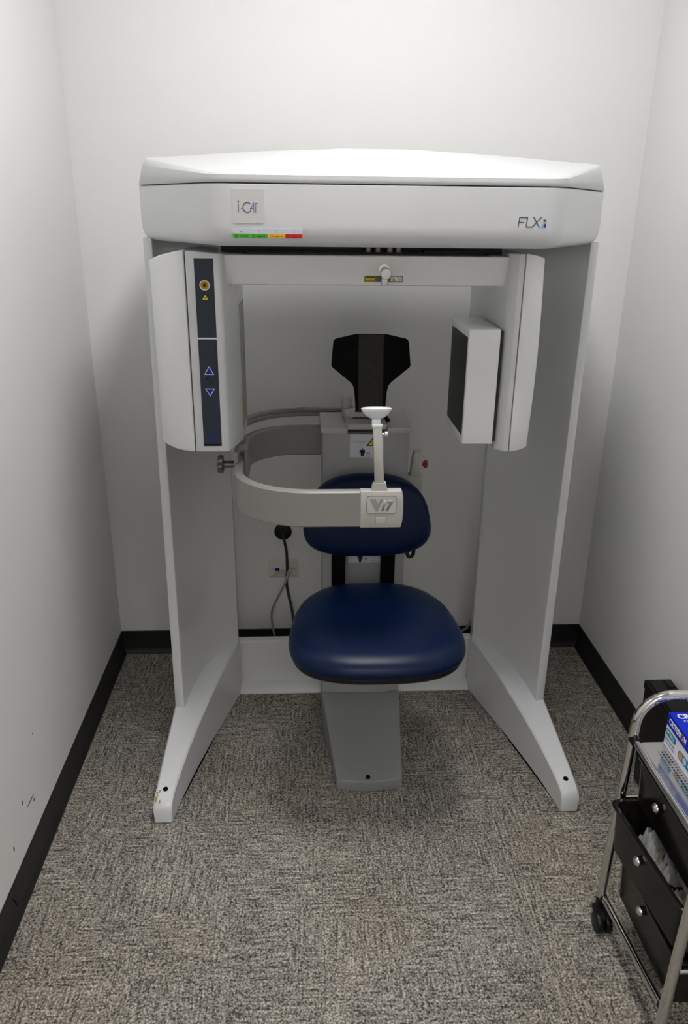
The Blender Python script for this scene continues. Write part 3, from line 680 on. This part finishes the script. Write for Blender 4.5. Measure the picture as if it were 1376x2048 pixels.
# seat
so = se(.2385, .240, 3, taper=.125, e=2.8)
rings = [[(.198 + u, 1.950 + v, .5585 + h - (.012 * max(0, -v / .245) ** 2 if h > .01 else 0)) for u, v, h in r] for r in cushion(so, PROF)]
seat = obj('seat', loft(rings), M_vinyl, ch, 60, 'navy vinyl seat cushion')
rings = [[(.198 + u * .985, 1.950 + v * .985, .5375 + h) for u, v, h in r] for r in cushion(so, [(.04, 0), (.012, .001), (.004, .006), (.001, .014), (.003, .022), (.03, .0225)])]
obj('seat_shell', loft(rings), M_black, seat, 50)
obj('seat_bracket', join(box(.11, .27, 1.90, 2.25, .51, .5395, .004), box(.12, .26, 2.2, 2.272, .42, .53, .006)), M_black, ch, 40)
# backrest
bo = se(.190, .1275, 3, taper=.13, e=2.7)
rings = []
for d, h in [(.03, 0), (.006, 0), (0, .004), (-.001, .014), (0, .026), (.006, .036), (.016, .044), (.034, .050), (.06, .053), (.10, .055), (.15, .056), (.19, .0565)]:
    rr = []
    for u, v in bo:
        f = 1 - d / .2; z = .8325 + v * f; rr.append((.190 + u * f, 2.214 - h + (z - .8325) * .10 - .04 * ((u * f) / .19) ** 2 * .35, z))
    rings.append(rr)
br = obj('backrest', loft(rings), M_vinyl, ch, 60, 'navy vinyl back cushion')
for x0, x1 in ((.084, .128), (.241, .286)):
    obj('backrest_bar', box(x0, x1, 2.232, 2.246, .47, .90, .003), M_blackm, ch, 30)
# accessory loop
LZ0, LZ1 = .962, 1.057; FY = 1.797; RY = 2.415; LXc = -.178
pth = [(.137, FY), (.05, FY)] + arc(LXc + .19, FY + .19, .19, 270, 180, 18) + [(LXc, 2.1)] + arc(LXc + .16, RY - .16, .16, 180, 90, 16) + [(.056, RY)]
lo = obj('support_loop', band(pth, .012, LZ0, LZ1), M_loop, ch, 40, 'taupe curved arm looping round to the front')
oend = [(x, z) for x, z in ((.137, LZ0 - .001), (.240, LZ0 - .001), (.2435, LZ0 + .02), (.2445, LZ0 + .048), (.2435, LZ0 + .076), (.240, LZ1 + .001), (.137, LZ1 + .001))]
ec = obj('loop_end_cap', bev(loft([[(x, y, z) for x, z in oend] for y in (FY - .014, FY + .0135)]), .003, 2, 40), M_beige, lo, 35, 'beige end block with V17 badge')
p0, p1 = at(734.5, 993, y=FY - .014), at(791, 1026.5, y=FY - .014); w, h = p1.x - p0.x, p0.z - p1.z; fr = FRONT((p0.x + p1.x) / 2, FY - .014, (p0.z + p1.z) / 2)
obj('badge_rim', plate(fr, rect(w + .002, h + .002, r=.006), -.001, .0006), M_dark, lo, 0)
bd = obj('badge', plate(fr, rect(w, h, r=.0055), -.001, .0014), M_plate, lo, 0, 'metal badge reading V17')
obj('lettering', join(plate(fr, [(-w * .42, h * .36), (-w * .22, h * .36), (-w * .12, h * .10), (-w * .03, h * .36), (w * .06, h * .36), (-w * .13, -h * .38), (-w * .2, -h * .38)], .0012, .0018)), M_etch, bd, 0)
obj('lettering', text(fr, '17', w * .44, h * .66, .0012, .0018, w * .22, -h * .04, bold=.06, shear=.25), M_etch, bd, 0)
p0, p1 = at(751, 1033.5, y=FY - .014), at(771, 1046.5, y=FY - .014); fr = FRONT((p0.x + p1.x) / 2, FY - .014, (p0.z + p1.z) / 2)
obj('button_rim', plate(fr, rect(p1.x - p0.x + .0016, p0.z - p1.z + .0016, r=.0015), -.001, .0004), M_dark, lo, 0)
obj('release_button', bev(plate(fr, rect(p1.x - p0.x, p0.z - p1.z, r=.001), -.001, .0025), .0008, 2, 50), M_beige, lo, 0)
# rear rail of the loop
pth2 = [(.14, 2.50), (-.02, 2.50)] + arc(-.195 + .20, 2.30, .20, 90, 180, 14) + [(-.195, 2.18)]
obj('rear_rail', join(band(pth2, .010, 1.068, 1.081, .002), band([(x, y + .003) for x, y in pth2], .010, 1.081, 1.0935, .002)), M_loop, ch, 40)
# slide bracket and clamp knob on the left of the loop
sb = obj('slide_bracket', join(box(-.1915, -.180, 2.02, 2.19, .99, 1.088, .002), box(-.1915, -.158, 2.10, 2.19, 1.0575, 1.088, .002), box(-.166, -.160, 2.06, 2.20, .98, 1.07, .002)), M_loop, ch, 35)
obj('clamp_stud', cyl((-.190, 2.08, 1.035), (-.232, 2.08, 1.035), .0095, n=20, b=.001), M_dsteel, sb, 40)
kp = []
for i in range(48):
    a = 2 * math.pi * i / 48; r = .0235 * (1 + .09 * math.cos(6 * a)); kp.append((r * math.cos(a), r * math.sin(a)))
fr = (Vector((-.226, 2.08, 1.035)), Vector((0, -1, 0)), Vector((0, 0, 1)), Vector((-1, 0, 0)))
kn = obj('clamp_knob', bev(plate(fr, kp, 0, .015), .003, 2, 50), M_dsteel, sb, 40)
for i in range(6):
    a = 2 * math.pi * i / 6; c = fr[0] + fr[1] * (.0175 * math.cos(a)) + fr[2] * (.0175 * math.sin(a))
    obj('knob_recess', cyl(c + Vector((-.0145, 0, 0)), c + Vector((-.0155, 0, 0)), .0048, n=12), M_black, kn, 0)
# chin support
cx0 = at(758.5, 972, y=FY).x
pf = obj('chin_post_base', join(loft([[(cx0 - .019, FY - .0115, 1.0565), (cx0 + .021, FY - .0115, 1.0565), (cx0 + .021, FY + .010, 1.0565), (cx0 - .019, FY + .010, 1.0565)], [(cx0 - .018, FY - .0112, 1.066), (cx0 + .018, FY - .0112, 1.066), (cx0 + .018, FY + .009, 1.066), (cx0 - .018, FY + .009, 1.066)], [(cx0 - .0148, FY - .0112, 1.077), (cx0 + .0158, FY - .0112, 1.077), (cx0 + .0158, FY + .010, 1.077), (cx0 - .0148, FY + .010, 1.077)]])), M_beige, ch, 20)
pb = at(759, 966, y=FY - .002); pt = at(754.5, 853, y=FY - .002)
post = obj('chin_post', bev(loft([[(pb.x - .0115, FY - .009, 1.068), (pb.x + .0115, FY - .009, 1.068), (pb.x + .0115, FY + .008, 1.068), (pb.x - .0115, FY + .008, 1.068)], [(pt.x - .0105, FY - .009, pt.z), (pt.x + .0105, FY - .009, pt.z), (pt.x + .0105, FY + .008, pt.z), (pt.x - .0105, FY + .008, pt.z)]]), .0015, 2), M_beige, ch, 30, 'beige square chin rest post')
kz = at(772, 869, y=FY).z
obj('post_clamp', join(cyl((pt.x + .010, FY, kz), (pt.x + .022, FY, kz), .0042, n=14), cyl((pt.x + .018, FY, kz), (pt.x + .0265, FY, kz), .0085, n=18, b=.0015)), M_steel, post, 40)
zc0 = at(753, 816, y=FY).z; xc0 = at(753, 816, y=FY).x
sec = [(0, .002), (.009, .002), (.017, .0045), (.0255, .0105), (.032, .0175), (.0358, .0235), (.037, .0275), (.0362, .029), (.034, .0287), (.02, .0275), (0, .027)]
rings = [[(xc0 + r * math.cos(2 * math.pi * i / 36), FY + .34 * r * math.sin(2 * math.pi * i / 36), zc0 - .0285 + h) for i in range(36)] for r, h in [(max(r, 1e-4), h) for r, h in sec]]
cup = obj('chin_cup', loft(rings), M_cup, ch, 50, 'white plastic chin cup')
obj('cup_neck', join(box(xc0 - .0105, xc0 + .0105, FY - .007, FY + .007, zc0 - .043, zc0 - .026, .002), box(xc0 - .006, xc0 + .007, FY - .005, FY + .005, zc0 - .056, zc0 - .040, .001), box(pt.x - .013, pt.x + .012, FY - .0095, FY + .009, pt.z - .001, pt.z + .006, .001)), M_cup, cup, 35)
# emergency stop on the tower side
es = obj('stop_switch_box', join(bev(loft([[(.338, 2.34, .905), (.374, 2.34, .905), (.374, 2.37, .905), (.338, 2.37, .905)], [(.3455, 2.34, .975), (.3765, 2.34, .975), (.3765, 2.37, .975), (.3455, 2.37, .975)], [(.350, 2.345, .989), (.374, 2.345, .989), (.374, 2.37, .989), (.350, 2.37, .989)]]), .002, 2), box(.320, .378, 2.345, 2.375, .855, .912, .003)), M_beige, ch, 30, 'beige emergency stop box')
obj('stop_button', join(cyl((.374, 2.355, .945), (.384, 2.355, .945), .0075, n=18), lathe((.383, 2.355, .945), (1, 0, 0), [(0, .011), (.003, .0135), (.007, .0135), (.010, .012), (.0105, .001)], 18)), mat('stop_red', (.34, .012, .012), .35), es, 40, 'red mushroom stop button')
obj('coil_hose', tube(smooth_path([(.322, 2.33, .70), (.352, 2.31, .685), (.356, 2.31, .655), (.350, 2.31, .640), (.340, 2.31, .640), (.333, 2.315, .655), (.322, 2.33, .665)]), .006, 10), M_black, ch, 50)

# ================================================================== WALL FITTINGS AND CABLES
g0 = at(566, 1063, y=YB)
gr = obj('cable_grommet', lathe((g0.x, YB, g0.z), (0, -1, 0), [(0, .034), (.004, .0335), (.006, .030), (.006, .018), (.003, .016), (.003, .0001)], 32), M_black); tag(gr, 'round black cable grommet set in the back wall', 'grommet')
o0, o1 = at(537, 1120, y=YB), at(597, 1153, y=YB); ox, oz = (o0.x + o1.x) / 2, (o0.z + o1.z) / 2; w, h = o1.x - o0.x, o0.z - o1.z
ou = thing('data_outlet', (ox, YB, oz), 'cream double width data wall plate below the black grommet', 'outlet')
M_cream = mat('cream_plate', (0.60, 0.57, 0.51), 0.4)
obj('wall_plate', bev(plate(FRONT(ox, YB, oz), rect(w, h, r=.003), 0, .006), .002, 2, 50), M_cream, ou, 40)
fr = FRONT(ox, YB - .006, oz)
obj('blue_jack', plate(fr, rect(.018, .014, -w * .215, -h * .02), -.001, .0015), I_blue, ou, 0, 'blue network jack')
obj('jack', plate(fr, rect(.014, .013, w * .19, h * .0), -.001, .0012), I_black, ou, 0)
obj('port_lettering', text(fr, 'DATA', .010, .003, -.0005, .0005, -w * .21, -h * .22), I_grey, ou, 0); obj('port_lettering', text(fr, 'TEL', .008, .003, -.0005, .0005, -w * .02, -h * .22), I_grey, ou, 0)
for a in (-.37, .36): obj('plate_screw', plate(fr, disc(.0022, 12, w * a, 0), -.0005, .0008), I_grey, ou, 0)
M_cgrey = mat('cable_grey', (.28, .27, .255), .5); M_cdark = mat('cable_dark', (.022, .02, .02), .5); M_cwhite = mat('cable_off_white', (.50, .48, .44), .5)
def pxpath(pts, y): return smooth_path([at(a, b, y=(y if len(q) == 0 else q[0])) for a, b, *q in pts], 6)
pts = pxpath([(564, 1066, 2.789), (568, 1080, 2.775), (573, 1105, 2.778), (574.5, 1140, 2.776), (573, 1165, 2.778), (577, 1190, 2.775), (584, 1220, 2.75), (588, 1250, 2.70), (592, 1275, 2.63)], 2.77)
c1 = obj('power_cable', tube(pts, .0055), M_cdark); tag(c1, 'dark cable hanging from the black wall grommet', 'cable')
pts = pxpath([(580, 1138, 2.782), (577, 1147, 2.762), (571, 1165, 2.748), (558, 1190, 2.752), (546, 1215, 2.765), (543, 1232, 2.765), (545, 1252, 2.755), (549, 1272, 2.73), (552, 1300, 2.66)], 2.77)
c2 = obj('network_cable', tube(pts, .0040), M_cgrey); tag(c2, 'thin grey network cable plugged into the cream wall plate', 'cable')
a0, a1 = at(581, 1137, y=2.782), at(573.5, 1158, y=2.753)
obj('cable_boot', tube([a0, a0.lerp(a1, .5), a1], [.009, .007, .0055], 12), M_cwhite, c2, 50)
pts = pxpath([(921, 1262, 2.74), (932, 1257, 2.75), (940, 1246, 2.76), (948, 1232, 2.77)], 2.76)
c3 = obj('floor_cable', tube(pts, .005), M_cgrey); tag(c3, 'short grey cable behind the right scanner column', 'cable')

# ================================================================== UTILITY CART
CXL, CXR, CYF, CYN = .752, 1.095, 1.445, 1.10
cart = thing('drawer_cart', ((CXL + CXR) / 2, (CYF + CYN) / 2, 0), 'chrome tube trolley cart with three smoked plastic drawers', 'cart')
TR = .0115
for yy in (CYF, CYN):
    zt = .685; r = .075
    path = [(CXL - .008, yy, .085), (CXL - .004, yy, .3), (CXL + .004, yy, zt - r)] + [(CXL + .004 + r + r * math.cos(math.radians(a)), yy, zt - r + r * math.sin(math.radians(a))) for a in range(165, 89, -15)] + [(CXR - r + r * math.cos(math.radians(a)), yy, zt - r + r * math.sin(math.radians(a))) for a in range(90, -1, -15)] + [(CXR, yy, .085)]
    fr_ = obj('end_frame', tube(path, TR, 16), M_chrome, cart, 60)
    for xx in (CXL - .008, CXR):
        yc = yy - .028
        csb = obj('caster', join(cyl((xx - .019, yc, .0275), (xx - .003, yc, .0275), .027, n=28, b=.005), cyl((xx + .003, yc, .0275), (xx + .019, yc, .0275), .027, n=28, b=.005), cyl((xx, yy, .046), (xx, yy, .088), .0105, n=16), box(xx - .016, xx + .016, yc - .010, yy + .012, .034, .051, .006)), M_black, cart, 40)
    for z in (.395, .255):
        obj('cross_tube', tube([(CXL, yy, z), (CXR, yy, z)], .006, 12), M_chrome, cart, 60)
for z0, z1, xx in ((.085, .135, CXL - .004), (.10, .10, CXR)):
    rl = obj('lower_rail', tube([(xx, CYF, z0), (xx, CYN, z1)], .0088, 12), M_chrome, cart, 60)
    obj('rail_joint', join(cyl((xx, CYF - .018, z0), (xx, CYF - .004, z0), .0105, n=16), cyl((xx, CYN + .004, z1), (xx, CYN + .018, z1), .0105, n=16)), M_black, rl, 40)
for xx in (CXL + .003, CXR):
    rl = obj('tray_rail', tube([(xx, CYF, .570), (xx, CYN, .570)], .0085, 12), M_chrome, cart, 60)
    obj('rail_joint', join(cyl((xx, CYF - .02, .570), (xx, CYF - .004, .570), .012, n=16), cyl((xx, CYN + .004, .570), (xx, CYN + .02, .570), .012, n=16)), M_black, rl, 40)
obj('tray', join(box(CXL + .012, CXR, CYN + .01, CYF - .012, .5625, .5655)), M_perf, cart, 0, 'perforated chrome top tray')
def drawer(dx0, z0, z1, skew=0.0, pull=0.0, front_only=False):
    """open tub with a rolled rim, front facing the room (-x)"""
    y0, y1 = CYN + .012, CYF - .026
    xf0 = dx0 - pull; L = .30; t = .0035; tp = .006
    def X(x, y): return x + skew * (y - (y0 + y1) / 2)
    def wall(a, b, za, zb):   # a,b plan corners
        pass
    out = [(xf0 + tp, y1 - tp), (xf0 + tp, y0 + tp), (xf0 + L - tp, y0 + tp), (xf0 + L - tp, y1 - tp)]
    top = [(xf0, y1), (xf0, y0), (xf0 + L, y0), (xf0 + L, y1)]
    lerp = lambda A, B, f: [(a[0] + (b[0] - a[0]) * f, a[1] + (b[1] - a[1]) * f) for a, b in zip(A, B)]
    cxy = (xf0 + L / 2, (y0 + y1) / 2)
    def ring(P, z, d=0.0):
        R_ = roundpoly(P, .02, 4); Q = []
        for x, y in R_:
            sx2 = (x - cxy[0]) / (L / 2); sy2 = (y - cxy[1]) / ((y1 - y0) / 2)
            x2, y2 = x - d * max(-1, min(1, sx2 * 1.2)), y - d * max(-1, min(1, sy2 * 1.2)); Q.append((X(x2, y2), y2, z))
        return Q
    rings = [ring(out, z0), ring(lerp(out, top, .5), (z0 + z1) / 2), ring(top, z1 - .010), ring(top, z1 - .0098, -.007), ring(top, z1 - .002, -.008), ring(top, z1, -.006), ring(top, z1, .002), ring(top, z1 - .01, t), ring(lerp(out, top, .5), (z0 + z1) / 2, t), ring(out, z0 + t, t)]
    return loft(rings), (X(xf0, cxy[1]), cxy[1])
for i, (z0, z1, sk, pull, dx0, kz, ky) in enumerate(((.428, .553, 0, 0, .762, .497, 1.298), (.285, .410, -.085, .030, .766, .364, 1.283), (.138, .268, 0, 0, .760, .222, 1.277))):
    bm_, (fx, fy) = drawer(dx0, z0, z1, sk, pull)
    d = obj('drawer', bm_, M_smoke, cart, 40, ['closed top drawer', 'partly open middle drawer', 'closed bottom drawer'][i])
    xk = dx0 - pull + sk * (ky - fy) + .006 * (z1 - kz) / (z1 - z0)
    obj('drawer_knob', lathe((xk + .001, ky, kz), (-1, 0, .05), [(-.002, .007), (.002, .009), (.005, .0112), (.009, .0115), (.013, .0095), (.0155, .006), (.0165, .0005)], 20), M_chrome, d, 60, 'round chrome knob')

# glove carton on the tray
bx0, bx1, by0, by1, bz0, bz1 = .819, .943, 1.192, 1.428, .5660, .650
gb = thing('glove_carton', ((bx0 + bx1) / 2, (by0 + by1) / 2, bz0), 'blue and white glove carton lying on the cart tray', 'box')
obj('carton', box(bx0, bx1, by0, by1, bz0, bz1, .0012, 1), I_cbox, gb, 30)
def side(y, z): return (by1 - y, z - bz0)
fl_ = (Vector((bx0, by1, bz0)), Vector((0, -1, 0)), Vector((0, 0, 1)), Vector((-1, 0, 0)))
BL, BH_ = by1 - by0, bz1 - bz0
obj('blue_band', plate(fl_, [(0, BH_ * .66), (BL, BH_ * .60), (BL, BH_), (0, BH_)], -.0005, .0005), I_blue2, gb, 0)
obj('lettering', text(fl_, 'CRITERION', .080, .015, .0003, .0008, .049, BH_ * .83, bold=.03), I_white, gb, 0, 'white lettering CRITERION')
obj('ring_mark', stroke(fl_, [(.0735 + .0055 * math.cos(a), BH_ * .83 + .006 * math.sin(a)) for a in [math.radians(24 * k) for k in range(16)]], .0028, .0003, .0011), I_oran2, gb, 0)
obj('teal_tab', plate(fl_, rect(.048, .016, .027, BH_ * .47, r=.006), -.0005, .0006), I_teal, gb, 0)
obj('lettering', text(fl_, 'NITRILE', .037, .010, .0004, .0009, .025, BH_ * .47, bold=.02), I_b1, gb, 0, 'pale lettering NITRILE')
obj('lettering', text(fl_, 'EXAM GLOVES', .044, .006, .0, .0005, .027, BH_ * .27), I_slate, gb, 0); obj('lettering', text(fl_, 'POWDER FREE', .040, .005, .0, .0005, .030, BH_ * .16), I_b2, gb, 0)
obj('teal_tab', plate(fl_, rect(.085, .021, .110, BH_ * .32, r=.010), -.0005, .0006), I_teal, gb, 0)
obj('round_mark', plate(fl_, disc(.008, 18, .079, BH_ * .32), .0003, .0009), I_oran2, gb, 0); obj('round_mark', plate(fl_, disc(.008, 18, .098, BH_ * .32), .0003, .0009), I_b1, gb, 0)
obj('lettering', text(fl_, 'SOFT FIT', .028, .005, .0004, .0009, .125, BH_ * .32), I_white, gb, 0)
ft_ = (Vector((bx0, by1, bz1)), Vector((1, 0, 0)), Vector((0, 1, 0)), Vector((0, 0, 1)))
BW = bx1 - bx0
obj('blue_panel', plate(ft_, [(0, 0), (BW, 0), (BW, -.050), (.030, -.050), (.012, -.062), (0, -.11)][::-1], -.0005, .0005), I_blue2, gb, 0)
obj('blue_strip', plate(ft_, [(0, -.05), (.014, -.062), (.014, -BL), (0, -BL)][::-1], -.0005, .0004), I_blue2, gb, 0)
obj('lettering', text(ft_, 'CRITERION', .108, .018, .0003, .0009, .066, -.016, bold=.03), I_white, gb, 0, 'white lettering CRITERION')
obj('lettering', text(ft_, 'COMFORT FIT GLOVES', .095, .006, .0003, .0009, .066, -.034), I_white, gb, 0)
obj('glove_picture', plate(ft_, [(.044 + .016 * math.cos(a) * (1 + .2 * math.sin(2 * a)), -.095 + .030 * math.sin(a)) for a in [2 * math.pi * k / 20 for k in range(20)]], .0, .0006), I_b1, gb, 0)

# crumpled white cloths and a clear pouch in the middle drawer
def crumple(cx, cy, z, sx, sy2, hgt, seed, yaw=0.0, n=26):
    random.seed(seed); off = Vector((seed * 3.1, seed * 1.7, seed))
    bm = bmesh.new(); g = []
    for i in range(n + 1):
        row = []
        for j in range(n + 1):
            u, v = i / n * 2 - 1, j / n * 2 - 1
            q = Vector((u * 1.1, v * 1.1, 0)) + off
            a = noise.noise(q * 1.3); b = noise.noise(q * 2.9 + Vector((5, 1, 2))); c = abs(noise.noise(q * 2.2 + Vector((9, 2, 7))))
            edge = max(abs(u), abs(v)); h = hgt * (1 - edge ** 4 * .8) * (.55 + .5 * a + .25 * b + .7 * c)
            x = u * sx * (1 + .22 * a) ; y = v * sy2 * (1 + .22 * b)
            row.append(bm.verts.new((cx + x * math.cos(yaw) - y * math.sin(yaw), cy + x * math.sin(yaw) + y * math.cos(yaw), z + h)))
        g.append(row)
    for i in range(n):
        for j in range(n): bm.faces.new((g[i][j], g[i + 1][j], g[i + 1][j + 1], g[i][j + 1]))
    r = bmesh.ops.solidify(bm, geom=list(bm.faces), thickness=.0012)
    return bm
M_cloth = mat('white_cloth', (0.66, 0.655, 0.635), .8, bump=.2, bscale=500); M_cloth2 = mat('cream_cloth', (0.55, 0.49, 0.40), .85)
cl = obj('folded_cloth', crumple(.793, 1.335, .338, .026, .034, .058, 3, .3), M_cloth, None, 60); tag(cl, 'crumpled white cloth at the far end of the open drawer', 'cloth', 'cloths in the open drawer')
cl = obj('folded_cloth', crumple(.794, 1.258, .334, .025, .028, .056, 8, -.2), M_cloth, None, 60); tag(cl, 'creased white cloth beside the clear pouch in the open drawer', 'cloth', 'cloths in the open drawer')
cl = obj('folded_cloth', crumple(.800, 1.296, .330, .024, .016, .050, 12, .2), M_cloth2, None, 60); tag(cl, 'tan lined cloth wedged between the two white cloths', 'cloth', 'cloths in the open drawer')
pch = thing('clear_pouch', (.79, 1.18, .31), 'clear plastic pouch with a white lid at the near end of the open drawer', 'pouch')
obj('pouch_body', crumple(.797, 1.176, .328, .025, .044, .050, 21, .0), M_clear, pch, 60)
obj('pouch_lid', crumple(.808, 1.178, .368, .014, .046, .020, 30, .0), M_cloth, pch, 60)
obj('pouch_contents', crumple(.796, 1.176, .324, .022, .040, .040, 17, .0), M_cloth2, pch, 60)

# slim black bin against the right wall
by0, by1 = 1.60, 1.985; z1 = .362
bn = thing('slim_bin', (1.082, 1.79, 0), 'slim black plastic bin against the right wall behind the cart', 'bin')
rings = []
for ins, z in ((.010, 0), (.004, .15), (.0, z1 - .03), (.0, z1 - .028), (-.003, z1 - .027), (-.003, z1 - .002), (-.001, z1)):
    rings.append([(1.084 + sx_ * (.0385 - ins), y, z) for sx_, y in ((-1, by0 + ins), (1, by0 + ins), (1, by1 - ins), (-1, by1 - ins))])
obj('bin_body', bev(loft(rings), .002, 2, 60), M_black, bn, 30)
obj('bin_lid', join(box(1.050, 1.118, by0 + .006, by1 - .006, z1 - .001, z1 + .004, .002), box(1.094, 1.118, by1 - .05, by1 - .01, z1 + .003, z1 + .008, .002)), M_black, bn, 30)
